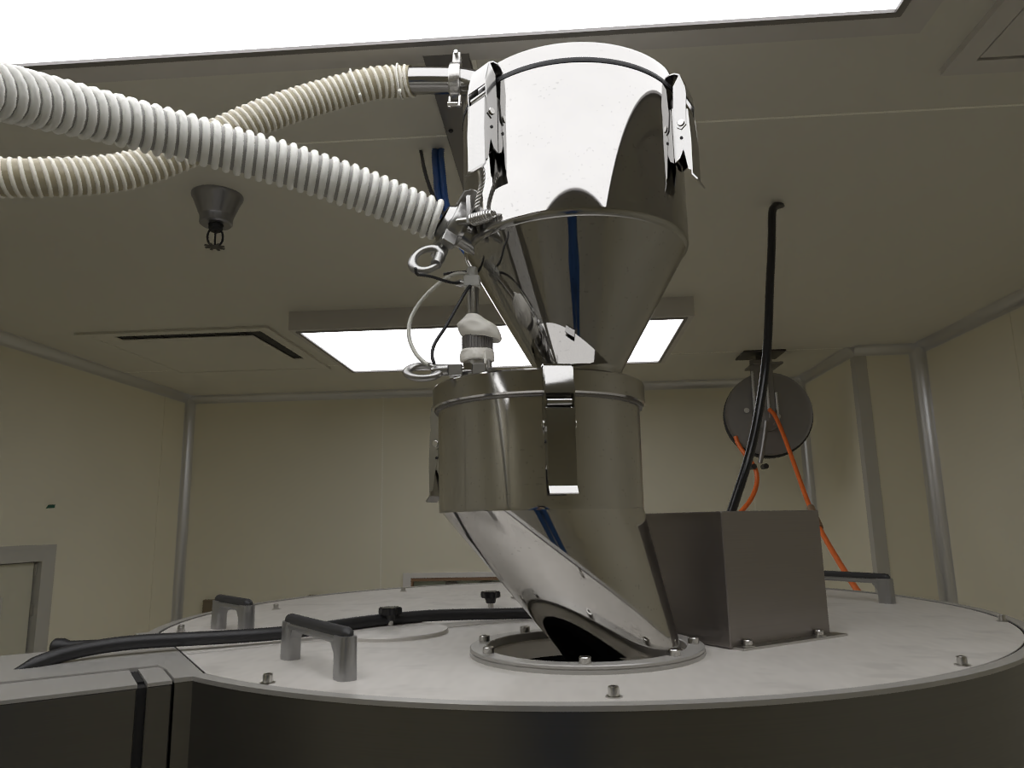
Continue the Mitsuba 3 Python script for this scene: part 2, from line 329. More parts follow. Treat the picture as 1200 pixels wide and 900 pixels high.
star = unary_union([sbox(-.024, -.004, .024, .004)]+[Polygon([(0, 0), (.026*math.cos(a-.15), .026*math.sin(a-.15)), (.026*math.cos(a+.15), .026*math.sin(a+.15))]) for a in np.arange(8)*PI/4]+[Point(0, 0).buffer(.012)])
add(k, 'deflector', extr(star, .003, S @ T(0, 0, 2.733)), 'm_darkmetal', False)

# hose reel
k = thing('hose_reel', 'round grey hose reel with orange hose hanging in the back right ceiling corner', 'hose reel')
RC = np.array([1.113, 3.98, 2.545]); face = np.array([-.16, -1, -.02]); FR = frame(RC, face, [1, 0, 0])
add(k, 'mount_plate', cham(.22, .20, .012, .002, T(1.10, 3.97, ZC-.006)), 'm_darkmetal', False)
add(k, 'swivel', tm(cyl(.035, .06, 20), T(1.11, 3.97, ZC-.065)), 'm_darkmetal')
add(k, 'yoke', cat([cham(.16, .18, .012, .002, T(1.113, 3.97, ZC-.07))]), 'm_greymetal', False)
for s in (-1, 1):
    d = add(k, 'side_plate', lathe([(0, -.006), (.205, -.006), (.216, -.002), (.222, .004), (.220, .010), (.205, .006), (0, .006)], 56, FR @ T(0, 0, s*.055) @ (np.eye(4) if s > 0 else Rot([1, 0, 0], 180))), 'm_greymetal')
add(k, 'hose_coil', cat([lathe([(.10, -.045), (.19, -.045), (.19, .045), (.10, .045)], 48, FR)]+[trimesh.creation.torus(.192, .009, 48, 10, transform=FR @ T(0, 0, z)) for z in (-.03, -.01, .01, .03)]+[trimesh.creation.torus(.218, .0095, 64, 10, transform=FR @ T(0, -.006, z)) for z in (-.028, -.008, .012, .032)]), 'm_black_rubber')
arm = cham(.12, .012, .50, .003, T(1.085, 3.88, 2.60))
add(k, 'arm', cham(.115, .010, .34, .003, FR @ T(-.02, .12, .075) @ Rot([1, 0, 0], 90)), 'm_greymetal', False)
for x in (-.058, .012, .055): add(k, 'rail', cham(.012, .014, .26 if x < .05 else .16, .003, FR @ T(x-.01, .10 if x < .05 else .03, .083) @ Rot([1, 0, 0], 90)), 'm_alu', False)
for x, y in ((-.068, -.02), (.045, -.02), (.025, -.06), (-.11, .02)): add(k, 'bolt', bolt_mesh(FR @ T(x, y, .08), .009, .010), 'm_steel')
add(k, 'hub', lathe([(0, 0), (.055, 0), (.055, .025), (.045, .03), (0, .03)], 32, FR @ T(-.005, -.04, .06)), 'm_greymetal')
ga = add(k, 'guide_arm', tube([(1.08, 3.885, 2.50), (1.06, 3.885, 2.40), (1.03, 3.885, 2.28)], .012, 10, .03), 'm_greymetal')
for x in (-.03, .03): add(ga, 'roller', tm(cyl(.014, .06, 16), T(1.02+x, 3.85, 2.262) @ Rot([1, 0, 0], -90)), 'm_black_rubber')
h1 = add(k, 'hose', tube([(1.10, 3.885, 2.56), (1.117, 3.85, 2.52), (1.11, 3.5, 2.14), (1.075, 3.2, 1.943), (.999, 2.7, 1.767), (.946, 2.5, 1.731), (.85, 2.3, 1.6)], .0105, 12, .04), 'm_orange', label='orange air hose')
add(h1, 'connector', tube([(1.094, 3.36, 2.043), (1.078, 3.22, 1.955)], .0155, 12, .03), 'm_brownrail')
add(k, 'hose', tube([(.93, 3.95, 2.43), (.945, 3.93, 2.37), (.978, 3.89, 2.30), (1.000, 3.87, 2.25), (.997, 3.85, 2.181), (.947, 3.8, 2.094), (.88, 3.75, 2.031), (.787, 3.7, 1.93), (.70, 3.6, 1.6)], .0115, 12, .03), 'm_orange', label='orange air hose')

# cables from the ceiling, small things on the walls
def lone(name, label, category, mesh, m, smooth=True, group=None):
    k = thing(name, label, category, group); scene[k] = mikit.ply(tm(mesh, GROUP), m, smooth=smooth); return k
lone('power_cable', 'thin black cable dropping from the ceiling left of the hopper', 'cable', tube([(-.313, 1.6, 2.884), (-.308, 1.59, 2.862), (-.284, 1.5, 2.777), (-.243, 1.4, 2.658), (-.19, 1.3, 2.56), (-.12, 1.2, 2.46)], .0042, 10, .02), 'm_black_rubber')
k = thing('air_tube', 'pair of dark blue air tubes dropping from the ceiling left of the hopper', 'tube')
for dx in (-.0075, .0075): add(k, 'tube', tube([(-.270+dx, 1.6, 2.884), (-.268+dx, 1.58, 2.85), (-.260+dx, 1.55, 2.80), (-.237+dx, 1.45, 2.68), (-.20+dx, 1.35, 2.575), (-.14+dx, 1.25, 2.47)], .0075, 12, .02), 'm_blue', True)
lone('power_cable', 'thick black cable hanging from the ceiling down behind the steel box', 'cable', tube([(0.655, 2.020, 2.886), (0.645, 2.005, 2.878), (0.622, 1.985, 2.862), (0.610, 1.970, 2.824), (0.598, 1.958, 2.733), (0.577, 1.929, 2.626), (0.545, 1.877, 2.471), (0.517, 1.843, 2.352), (0.488, 1.829, 2.243), (0.449, 1.802, 2.136), (0.408, 1.796, 2.036), (0.370, 1.790, 1.937), (0.347, 1.782, 1.840)], .0112, 14, .02), 'm_black_gloss')
for x, z, w, h, lab in ((-2.26, 1.49, .10, .13, 'brown socket box low on the back wall behind the rear left handle'), (-1.585, 1.535, .09, .08, 'brown socket box low on the back wall right of the rear left handle')):
    k = thing('socket_box', lab, 'socket box')
    add(k, 'box', cham(w, .03, h, .004, T(x, YB-.015, z)), 'm_brown', False)
    add(k, 'cover', cham(w*.8, .006, h*.8, .002, T(x, YB-.032, z)), 'm_brown', False)
Lp = Polygon([(0, 0), (.058, .004), (.058, .020), (.014, .018), (.012, -.022), (0, -.024)])
lone('wall_marker', 'tiny dark green corner marker on the left wall above the door', 'marker', extr(Lp, .004, np.array([[0, 0, 1, XL], [1, 0, 0, 3.43], [0, 1, 0, 2.112], [0, 0, 0, 1.]])), 'm_green', False)

# ---------------------------------------------------------------- the round machine
# the machine and what stands on it are drawn in units of 1.157 m, with the floor at z = 0.2714
GROUP = T(0, 0, -.314) @ np.diag([1.157, 1.157, 1.157, 1])
FL = .2718
MC = np.array([.006, 1.30]); UA = math.degrees(math.atan2(.586, .81))
MF = T(MC[0], MC[1], 0) @ RZ(UA)                                   # local x = along the seam, local y = to the back left; front is -y
def ml(x, y):                                                      # world -> machine frame
    v = np.linalg.inv(MF) @ [x, y, 0, 1]; return v[0], v[1]
ZL = 1.85
k = MACH = thing('machine_housing', 'large round steel machine with a pale flat lid, filling the bottom of the photo', 'machine')
RO, RI = .658, .640
hx_, hy_ = ml(.022, .906)
outer = Point(0, 0).buffer(RO, 96).union(sbox(-.6445, -.198, -.3, .198))
innerp = Point(0, 0).buffer(RI, 96).intersection(sbox(-.612, -1, 1, 1))
hole = Point(hx_, hy_).buffer(.118, 48)
shell = outer.buffer(-.0008).difference(outer.buffer(-.012))
add(k, 'skirt', extr(shell, .90, MF @ T(0, 0, ZL-.0035-.90)), 'm_brushed', 25)
add(k, 'base', extr(outer.buffer(-.02), .80, MF @ T(0, 0, FL)), 'm_brushed', 25)
rimring = outer.difference(innerp.buffer(.0035))
add(k, 'rim', extr(rimring, .0045, MF @ T(0, 0, ZL-.0035)), 'm_lidrim', 25, 'bright metal rim around the lid')
add(k, 'seam_bed', extr(innerp.buffer(.006).difference(Point(hx_, hy_).buffer(.125)), .006, MF @ T(0, 0, ZL-.024)), 'm_dark', False)
add(k, 'edge_gap_shade', extr(innerp.buffer(.0034).difference(innerp.buffer(.0001)), .006, MF @ T(0, 0, ZL-.0068)), 'm_dark', False, 'dark joint around the lid plates')  # dark ring filling the groove, in place of its shade
SEAM = -.043                                                       # the lid is split along y = SEAM
for lo, hi in ((-1, SEAM-.0014), (SEAM+.0014, 1)):
    add(k, 'lid_plate', extr(innerp.intersection(sbox(-1, lo, 1, hi)).difference(hole), .018, MF @ T(0, 0, ZL-.018)), 'm_lid', False)
# the round port with its ring
HC = T(.022, .906, 0)
port = add(k, 'port_ring', lathe([(.116, ZL), (.1365, ZL), (.1365, ZL+.004), (.1350, ZL+.0045), (.1350, ZL+.005), (.1362, ZL+.0055), (.1362, ZL+.008), (.1350, ZL+.009), (.117, ZL+.009), (.116, ZL+.008), (.116, ZL)], 96, HC), 'm_lidrim', 30, 'flat metal ring bolted around the port')
for a in (-3, -43, -92, -151, 169, 128, 83, 40):
    add(port, 'bolt', bolt_mesh(HC @ RZ(a) @ T(.1245, 0, ZL+.009), .0064, .0068, False), 'm_steel', 30)
add(k, 'port_throat', cat(loft((.022, .906, ZL-.001), .1168, (.022, .906, ZL-.004), .1168, 1), loft((.022, .906, ZL-.004), .1168, (.027, .906, ZL-.022), .1110, 6)), 'm_throat', True, 'pale funnel below the ring')
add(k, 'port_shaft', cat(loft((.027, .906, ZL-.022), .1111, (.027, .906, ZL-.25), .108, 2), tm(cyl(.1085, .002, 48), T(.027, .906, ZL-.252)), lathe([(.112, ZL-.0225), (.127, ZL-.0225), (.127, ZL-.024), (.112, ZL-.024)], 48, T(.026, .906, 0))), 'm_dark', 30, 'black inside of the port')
for w in ((-.294, .74), (.039, .677), (.397, .806), (.615, 1.123), (-.575, 1.105), (-.565, 1.085), (-.540, 1.385), (-.372, 1.72), (.20, 1.88)):
    add(k, 'bolt', bolt_mesh(T(w[0], w[1], ZL), .0048, .0092), 'm_steel', 30, 'lid bolt')
# cover disc on the seam with two star knobs
disc = add(k, 'cover_disc', lathe([(0, ZL), (.078, ZL), (.078, ZL+.004), (.077, ZL+.0055), (0, ZL+.0055)], 64, T(-.245, 1.065, 0)), 'm_lid', 30, 'round cover disc lying over the lid seam')
disc2 = add(k, 'cover_disc', lathe([(0, ZL), (.095, ZL), (.095, ZL+.003), (.094, ZL+.004), (0, ZL+.004)], 64, T(-.085, 1.36, 0)), 'm_lid', 30, 'second cover disc behind the black hose')
def star_knob(parent, x, y, z0, r, h):
    th = np.linspace(0, 2*PI, 96, endpoint=False); rr = r*(.90+.10*np.cos(6*th))
    cap = Polygon(np.c_[rr*np.cos(th), rr*np.sin(th)])
    kn = add(parent, 'knob', cat(extr(cap.buffer(-.0015), h*.40, T(x, y, z0+h*.60)), extr(cap, h*.30, T(x, y, z0+h*.65)), lathe([(0, z0+h*.28), (r*.45, z0+h*.28), (r*.6, z0+h*.6), (0, z0+h*.6)], 24, T(x, y, 0))), 'm_black_gloss', 30, 'black star knob')
    add(kn, 'stud', tm(cyl(r*.28, h*.3, 16), T(x, y, z0)), 'm_steel')
star_knob(disc, -.258, 1.104, ZL+.0055, .0175, .026)
star_knob(disc2, -.132, 1.332, ZL+.004, .0175, .028)
# bow handles with dark grips
def bow_handle(parent, a, b, h=.042, w=.0138, t=.0095, lab='grey metal bow handle with a black grip'):
    a, b = np.array(a), np.array(b); d = b-a; L = np.linalg.norm(d); d = d/L
    M = np.eye(4); M[:2, 0] = d; M[:2, 1] = [-d[1], d[0]]; M[:3, 3] = [a[0], a[1], ZL]
    def leg(x0, s):
        pts = []
        for z, wx, ty, off in ((0, w*.97, t*1.05, 0), (h*.35, w*.95, t, 0.0005*s), (h, w, t, .001*s)):
            th = np.linspace(0, 2*PI, 20, endpoint=False)
            pts.append(np.c_[x0+off+wx*np.sign(np.cos(th))*np.abs(np.cos(th))**.7, ty*np.sign(np.sin(th))*np.abs(np.sin(th))**.7, np.full(20, z)])
        return trimesh.convex.convex_hull(np.vstack(pts))
    bar = cham(L+2*w-.006, t*1.75, .009, .003, T(L/2, 0, h-.0045))
    gus = [extr([(x, h-.004), (x+s*.016, h-.004), (x, h-.022)], t*1.5, np.array([[1, 0, 0, 0], [0, 0, -1, t*.75], [0, 1, 0, 0], [0, 0, 0, 1.]])) for x, s in ((w*.7, 1), (L-w*.7, -1))]
    hd = add(parent, 'handle', tm(cat(leg(0, 1), leg(L, -1), bar, gus), M), 'm_castalu', 40, lab)
    p = np.array([[-w*.7, 0, h+.0015], [-w*.3, 0, h+.0015], [L*.25, 0, h+.0015], [L*.5, 0, h+.0015], [L*.75, 0, h+.0015], [L+w*.3, 0, h+.0015], [L+w*.7, 0, h+.0015]])
    pp, ss = spline(p, .004); e = np.minimum(ss, ss[-1]-ss); rr = .0070*np.sqrt(np.clip(1-(1-np.clip(e/.008, 0, 1))**2, .05, 1))
    add(hd, 'grip', tm(sweep(pp, rr, 16), M), 'm_grip', 50)
    return hd
bow_handle(k, (-.321, .873), (-.222, .757))
bow_handle(k, (-.530, 1.132), (-.455, 1.058))
bow_handle(k, (.462, 1.497), (.559, 1.363))

# side cabinet joined to the left of the machine
k = thing('side_cabinet', 'low brushed steel cabinet joined to the left side of the round machine', 'cabinet')
def mbox(x0, x1, y0, y1, z0, z1): return tm(bx(x0, x1, y0, y1, z0, z1), MF)
add(k, 'body', cat(mbox(-2.2, -.646, -.165, .085, FL, ZL-.004), mbox(-2.2, -.646, .085, .20, FL, ZL-.018)), 'm_brushed', False)
add(k, 'post', tm(cham(.023, .09, 1.55, .0012), MF @ T(-.6575, -.152, ZL-.0045-.775)), 'm_brushed', False, 'narrow steel corner post')
add(k, 'top_cover', mbox(-2.2, -.6465, -.105, .090, ZL-.004, ZL+.001), 'm_lidrim', False, 'pale flat top cover')
add(k, 'door', tm(cham(1.45, .03, 1.50, .0012), MF @ T(-.678-.725, -.182, ZL-.0045-.75)), 'm_brushed', False, 'steel front door')
for a, b in ((-2.13, -.678), (-.669, -.6462)): add(k, 'ledge', mbox(a, b, -.1975, -.106, ZL-.0045, ZL-.001), 'm_lidrim', False, 'pale ledge in front of the top cover')
add(k, 'gasket_or_gap_shade', cat(mbox(-.679, -.668, -.17, -.106, FL+.2, ZL-.0034), mbox(-.679, -.668, -.190, -.17, FL+.2, ZL-.006)), 'm_dark', False, 'black strip for the shaded gap beside the door')  # black strip laid in for the shade inside the door gap

# brushed steel box on the lid
k = thing('junction_box', 'plain square brushed steel box standing on the lid right of the chute', 'metal box')
BXM = T(.190, .908, ZL) @ RZ(math.degrees(math.atan2(.563, .826)))
w_, d_, hh = .180, .180, .158
def lb(x0, x1, y0, y1, z0, z1): return tm(bx(x0, x1, y0, y1, z0, z1), BXM)
add(k, 'body', tm(cham(w_, d_, hh, .0012), BXM @ T(w_/2, d_/2, hh/2+.001)), 'm_box', False)
fl_ = add(k, 'foot_flange', lb(.004, w_+.012, -.016, .004, 0, .003), 'm_satin', False)
for x in (.022, .150): add(fl_, 'bolt', bolt_mesh(BXM @ T(x, -.006, .003), .0056, .0072), 'm_steel', 30)

# ---------------------------------------------------------------- toggle latches
def latch(parent, M, s=1.0, opened=0.0, swing=0.0):
    """local frame: z up, y outwards, origin at the pivot on the wall of the vessel. A thing's part with its own pieces"""
    def q(m): return tm(m, M @ np.diag([s, s, s, 1]))
    YZ = np.array([[0, 0, 1, 0], [1, 0, 0, 0], [0, 1, 0, 0], [0, 0, 0, 1.]])   # extrude polygons drawn in (y, z) along x
    base = cat([bx(-.013, .013, -.003, .001, -.038, .022)]+[extr([(0, .024), (.012, .020), (.016, .004), (.016, -.018), (.006, -.040), (0, -.044)], .0016, T(x, 0, 0) @ YZ) for x in (-.0142, .0126)])
    root = add(parent, 'latch', q(base), 'm_chrome', 25, 'polished toggle latch')
    # hook strap folded over the lid edge
    prof = Polygon([(.0185, .034), (.0175, .046), (.0120, .064), (.0060, .0675), (-.0060, .0675), (-.0060, .0660), (.0055, .0660), (.0106, .0628), (.0160, .0455), (.0170, .034)])
    strap = extr(prof, .030, T(-.015, 0, 0) @ YZ)
    cheeks = [extr([(.0165, .012), (.0185, .036), (.012, .063), (.004, .050), (.002, .018), (.005, -.002), (.010, -.006), (.016, -.001)], .0014, T(x, 0, 0) @ YZ) for x in (-.0162, .0148)]
    hook = add(root, 'hook', q(cat(strap, cheeks)), 'm_chrome', 25)
    add(root, 'roller', q(tm(cyl(.0045, .026, 18), T(-.013, .0125, .0255) @ Rot([0, 1, 0], 90))), 'm_chrome')
    LV = T(0, .016, .006) @ Rot([1, 0, 0], opened) @ T(0, -.016, -.006)
    lev = Polygon([(.0185, .018), (.0205, -.020), (.0197, -.062), (.0250, -.0695), (.0240, -.0707), (.0182, -.063), (.0190, -.020), (.0170, .018)])
    sides = [extr([(.019, .018), (.0205, -.020), (.0195, -.058), (.0150, -.056), (.0120, -.036), (.0075, -.012), (.0085, .010)], .0013, T(x, 0, 0) @ YZ) for x in (-.0148, .0135)]
    lever = add(root, 'lever', q(tm(cat(extr(lev, .0296, T(-.0148, 0, 0) @ YZ), sides), LV)), 'm_chrome', 25)
    for x, sg in ((-.0162, -1), (.0162, 1)):
        add(root, 'rivet', q(tm(cyl(.0042, .0018, 18, None, .0006), T(x, .0105, .002) @ Rot([0, 1, 0], 90*sg))), 'm_steel', 30)
        add(root, 'pin', q(tm(cyl(.0018, .0012, 12), T(x*.90, .0095, -.016) @ Rot([0, 1, 0], 90*sg))), 'm_dark', 30)
    return root
def rim_frame(cx, cy, R, z, az): return T(cx, cy, z) @ RZ(az-90) @ T(0, R, 0)

# ---------------------------------------------------------------- lower drum with slanted chute
k = DRUM = thing('discharge_drum', 'lower polished steel drum with a slanted chute leading into the port of the round machine', 'drum')
dcx, dcy = -.0265, .905
# drum wall
add(k, 'drum_wall', lathe([(.1195, 2.016), (.1235, 2.013), (.1240, 2.017), (.1247, 2.135), (.1215, 2.135), (.1195, 2.016)], 128, T(dcx, dcy, 0)), 'm_polish', 30)
add(k, 'chute', cat(loft((dcx, dcy, 2.0165), .1232, (.0600, .905, 1.855), .0715), loft((.0600, .905, 1.855), .0715, (.0730, .905, 1.8265), .0650, 6)), 'm_chute', True, 'mirror polished slanted chute')
add(k, 'chute_lip', trimesh.creation.torus(.0645, .0012, 96, 8, transform=T(.0730, .905, 1.8265)), 'm_steel', 30)
add(k, 'gasket_or_gap_shade', lathe([(.118, 2.1345), (.1285, 2.1345), (.1285, 2.1395), (.118, 2.1395)], 96, T(dcx, dcy, 0)), 'm_greymetal', 30, 'grey seal under the lid')
add(k, 'lid', lathe([(.0, 2.160), (.126, 2.160), (.1265, 2.140), (.1300, 2.1375), (.1318, 2.1395), (.1318, 2.1625), (.1300, 2.1645), (.0, 2.1660)], 128, T(dcx, dcy, 0)), 'm_polish', 30, 'flat drum lid with a rolled rim')
latch(k, rim_frame(dcx, dcy, .1245, 2.100, -79), 1.02)
latch(k, rim_frame(dcx, dcy, .1245, 2.100, 163), 1.02)

# ---------------------------------------------------------------- upper hopper
k = HOP = thing('steel_hopper', 'upper mirror polished steel hopper with a cone, standing on the lower drum', 'hopper')
hcx, hcy = .0265, .905; HT = T(hcx, hcy, 0)
prof = [(.1440, 2.520), (.1440, 2.342)]
for a in np.linspace(0, 58, 8)[1:]:
    prof.append((.1440-.010*(1-math.cos(math.radians(a))), 2.342-.010*math.sin(math.radians(a))))
prof += [(.0545, 2.186), (.0525, 2.180), (.0525, 2.1655)]
inn = [(r-.002, z+(.0005 if z < 2.34 else 0)) for r, z in prof[::-1]]
add(k, 'body', lathe(prof+[(.0505, 2.1655)]+inn[1:]+[(.1440, 2.520)], 160, HT), 'm_mirror', 20, 'mirror polished cylinder and cone')
add(k, 'gasket_or_gap_shade', lathe([(.136, 2.5195), (.1448, 2.5195), (.1455, 2.5225), (.1448, 2.5255), (.136, 2.5255)], 128, HT), 'm_black_rubber', 30, 'black rubber seal under the lid')
add(k, 'lid', lathe([(.0, 2.550), (.12, 2.547), (.140, 2.540), (.1425, 2.5255), (.1445, 2.5255), (.1445, 2.540), (.1425, 2.5465), (.136, 2.5500), (.10, 2.556), (.0, 2.558)], 128, HT), 'm_mirror', 40, 'polished hopper lid')
la = latch(k, rim_frame(hcx, hcy, .1440, 2.474, -134), 1.05)
lb_ = latch(k, rim_frame(hcx, hcy, .1440, 2.468, -27), 1.05)
latch(k, rim_frame(hcx, hcy, .1440, 2.472, 100), 1.05)
# inlet stub on the left flank and the spring with its lanyard
s0 = np.array([-.070, .872, 2.330]); s1 = np.array([-.128, .842, 2.362])
inl = add(k, 'inlet_pipe', tube([s0, (s0+s1)/2, s1], .0175, 24, .01), 'm_chrome', label='short inlet pipe')
sd = (s1-s0)/np.linalg.norm(s1-s0)
def on_cyl(az, z, out): return np.array([hcx+(.144+out)*math.cos(math.radians(az)), hcy+(.144+out)*math.sin(math.radians(az)), z])
# braided lanyard from the left latch to the spring
pts, _ = spline([on_cyl(-134, 2.412, .014), on_cyl(-135, 2.395, .010), on_cyl(-138.5, 2.378, .009), on_cyl(-139, 2.364, .010)], .0012)
t_, a_, b_ = frames(pts); ph = np.arange(len(pts))*.55
str_ = [sweep(pts+(a_*np.cos(ph+o)[:, None]+b_*np.sin(ph+o)[:, None])*.0017, .0018, 8) for o in (0, 2.09, 4.19)]
add(k, 'lanyard', cat(str_), 'm_satin', True, 'twisted wire lanyard below the left latch')
sp0, sp1 = on_cyl(-141, 2.352, .013), on_cyl(-129, 2.350, .007)
n_ = 260; tt = np.linspace(0, 1, n_); ax_ = sp0+(sp1-sp0)*tt[:, None]; e1 = np.array([0, 0, 1.0]); e2 = np.cross((sp1-sp0)/np.linalg.norm(sp1-sp0), e1); rr_ = np.interp(tt, [0, .7, 1], [.0065, .0065, .0035])
add(k, 'spring', sweep(ax_+(e1*np.cos(tt*9*2*PI)[:, None]+e2*np.sin(tt*9*2*PI)[:, None])*rr_[:, None], .0013, 8), 'm_steel', True, 'small coil spring')
add(k, 'pin_plate', cat(cham(.006, .004, .036, .001, T(*(sp0+[-.004, -.002, .012]))), tube([sp0-[.022, -.008, -.002], sp0], .004, 12, .01)), 'm_chrome', 30)

# suction elbow on top of the hopper
k = thing('suction_pipe', 'short polished steel elbow running from the hopper lid to the rear corrugated hose', 'pipe')
add(k, 'elbow', tube([(-.272, 1.028, 2.683), (-.233, 1.03, 2.688), (-.20, 1.033, 2.689), (-.166, 1.035, 2.688), (-.135, 1.035, 2.684), (-.105, 1.03, 2.672), (-.06, 1.01, 2.645), (-.01, .975, 2.60), (.005, .955, 2.575), (.010, .95, 2.556)], .0205, 28, .006), 'm_chrome', True)
k2 = thing('pipe_clamp', 'steel band clamp around the suction elbow high beside the hopper lid', 'clamp')
CP = frame((-.147, 1.0355, 2.6865), (1, .02, -.06), (0, 0, 1))     # local x up, z along the pipe
add(k2, 'band', lathe([(.0208, -.0085), (.0262, -.0085), (.0275, -.006), (.0275, .006), (.0262, .0085), (.0208, .0085), (.0208, -.0085)], 48, CP), 'm_satin', 30)
for s in (-1, 1): add(k2, 'lug', cham(.022, .007, .013, .001, CP @ T(.034, s*.006, 0)), 'm_satin', False)
add(k2, 'bolt', cat(tm(cyl(.0032, .038, 12), CP @ T(.039, -.019, .0) @ Rot([1, 0, 0], -90)), tm(cyl(.0065, .006, 6), CP @ T(.039, -.021, 0) @ Rot([1, 0, 0], -90))), 'm_steel', False)
hg = add(k2, 'hinge', cat([cham(.020, .006, .005, .001, CP @ T(-.036, s*.002, s*.008)) for s in (-1, 1)]+[tm(cyl(.004, .022, 14), CP @ T(-.040, 0, -.011))]), 'm_steel', False)

# ---------------------------------------------------------------- corrugated hoses
def corrugated(label, P, R, pitch, mw, mr, rib_r, wall_in, step=.0015):
    k = thing('corrugated_hose', label, 'hose')
    p, s = spline(P, .006)
    add(k, 'wall', sweep(p, R-wall_in, 40, False), mw, True, 'translucent hose wall')
    p, s = spline(P, .00085); t, a, b = frames(p); ph = 2*PI*s/pitch
    add(k, 'spiral_rib', sweep(p+(a*np.cos(ph)[:, None]+b*np.sin(ph)[:, None])*(R-rib_r), rib_r, 10), mr, True, 'white spiral rib')
    return k
corrugated('thick white ribbed vacuum hose in front, running from the upper left to the hopper inlet',
           [(-1.35, -1.1, 1.55), (-1.05, -.75, 1.80), (-.80, -.30, 2.02), (-.62, .10, 2.18), (-.535, .38, 2.30), (-.504, .5, 2.363), (-.49, .56, 2.387), (-.459, .63, 2.407), (-.405, .69, 2.415), (-.332, .74, 2.411), (-.248, .785, 2.397), (-.175, .822, 2.377), (-.142, .8355, 2.365)], .0268, .0118, 'm_hose_wall', 'm_hose_white', .0040, .0052)
corrugated('yellowed ribbed vacuum hose passing behind the front hose to the steel elbow',
           [(-.215, 1.032, 2.689), (-.245, 1.03, 2.687), (-.272, 1.02, 2.680), (-.323, 1.01, 2.663), (-.382, .99, 2.633), (-.436, .965, 2.596), (-.487, .94, 2.554), (-.531, .91, 2.512), (-.572, .88, 2.478), (-.61, .85, 2.457), (-.645, .82, 2.442), (-.685, .8, 2.434), (-.757, .78, 2.430), (-.87, .76, 2.430), (-1.10, .74, 2.41), (-1.35, .74, 2.30), (-1.55, .78, 2.08), (-1.65, .84, 1.80)], .0258, .0105, 'm_hose_clear', 'm_hose_cream', .0027, .0026)
rear = 'corrugated_hose_001'
for p, d in (((-.300, 1.015, 2.6735), (1, .06, .36)), ((-.235, 1.030, 2.6875), (1, .02, .08))):
    F_ = frame(p, d, (0, -.5, -1)); add(rear, 'tie', cat(trimesh.creation.torus(.0262, .0012, 40, 6, transform=F_), cham(.007, .005, .005, .001, F_ @ T(.0275, 0, 0))), 'm_hose_white', 30, 'white cable tie')
# clamp joining front hose and inlet
k = thing('pipe_clamp', 'steel hinged clamp with a wing nut joining the front hose to the hopper inlet', 'clamp')
CF = frame(s1, sd, (0.25, -.3, .9))
s1 = s1-sd*.004
CF = frame(s1, sd, (0.25, -.3, .9))
add(k, 'band', lathe([(.0225, -.0085), (.0335, -.0085), (.0355, -.005), (.0355, .005), (.0335, .0085), (.0225, .0085), (.0225, -.0085)], 48, CF), 'm_clamp', 30)
add(k, 'ferrule', lathe([(.0150, -.014), (.0222, -.014), (.0250, -.009), (.0290, -.007), (.0290, .007), (.0240, .010), (.0200, .016), (.0150, .016), (.0150, -.014)], 40, CF), 'm_chrome', 30)
# lugs with a swing bolt and wing nut hang below, the hinge sits on top
dn = np.array([-.30, -.62, -.80]); dn = dn-sd*(dn@sd); dn /= np.linalg.norm(dn)
CD = frame(s1+dn*.040, dn, sd)
for s in (-1, 1): add(k, 'lug', cham(.017, .009, .024, .0012, CD @ T(0, s*.0125, -.002)), 'm_clamp', False)
add(k, 'swing_bolt', tm(cyl(.0055, .046, 18), CD @ T(0, 0, -.010)), 'm_chrome')
ey = tm(trimesh.creation.torus(.0150, .0046, 40, 14), np.diag([1.32, .86, 1.0, 1]))                   # rounded eye of a wing nut
WN = frame(s1+dn*.070+np.array([-.012, -.002, .002]), (.25, -.80, .22), (-.74, .05, -.67))
add(k, 'wing_nut', cat(tm(ey, WN), tm(cyl(.0065, .016, 20), CD @ T(0, 0, .020))), 'm_clamp', 25)
up_ = np.array([.05, -.45, .9]); up_ = up_-sd*(up_@sd); up_ /= np.linalg.norm(up_)
CU = frame(s1+up_*.038, up_, sd)
jaw = Polygon([(-.010, -.012), (.010, -.012), (.010, .006), (.004, .013), (-.004, .013), (-.010, .006)])
add(k, 'hinge', cat([extr(jaw, .007, CU @ np.array([[1, 0, 0, 0], [0, 0, 1, o], [0, 1, 0, 0], [0, 0, 0, 1.]])) for o in (-.012, -.0035, .005)]+[tm(cyl(.0035, .030, 16), CU @ T(0, -.015, .006) @ Rot([1, 0, 0], -90))]), 'm_clamp', 25)

# ---------------------------------------------------------------- level sensor on the drum lid
GROUP0 = GROUP
GROUP = GROUP @ T(0, 0, .136) @ np.diag([.934, .934, .934, 1])     # drawn a little larger than it is
k = thing('level_sensor', 'upright sensor with white tape around its cap, on the drum lid left of the cone', 'sensor')
SX, SY = -.1035, .915; SM = T(SX, SY, 0); SM2 = T(SX-.006, SY, 0)
add(k, 'base', lathe([(0, 2.1735), (.022, 2.1735), (.022, 2.176), (.0185, 2.180), (.0185, 2.205), (0, 2.205)], 36, SM), 'm_satin')
add(k, 'tie', cat([cham(.004, .044, .004, .001, SM @ T(.012, 0, 2.198)), cham(.003, .003, .03, .001, SM @ T(.012, -.020, 2.196))]), 'm_tape', False)
th = np.linspace(0, 2*PI, 200, endpoint=False); kr = .0195+.0007*np.sign(np.sin(th*32))
add(k, 'knurled_ring', extr(Polygon(np.c_[kr*np.cos(th), kr*np.sin(th)]), .018, SM @ T(0, 0, 2.215)), 'm_greymetal', False)
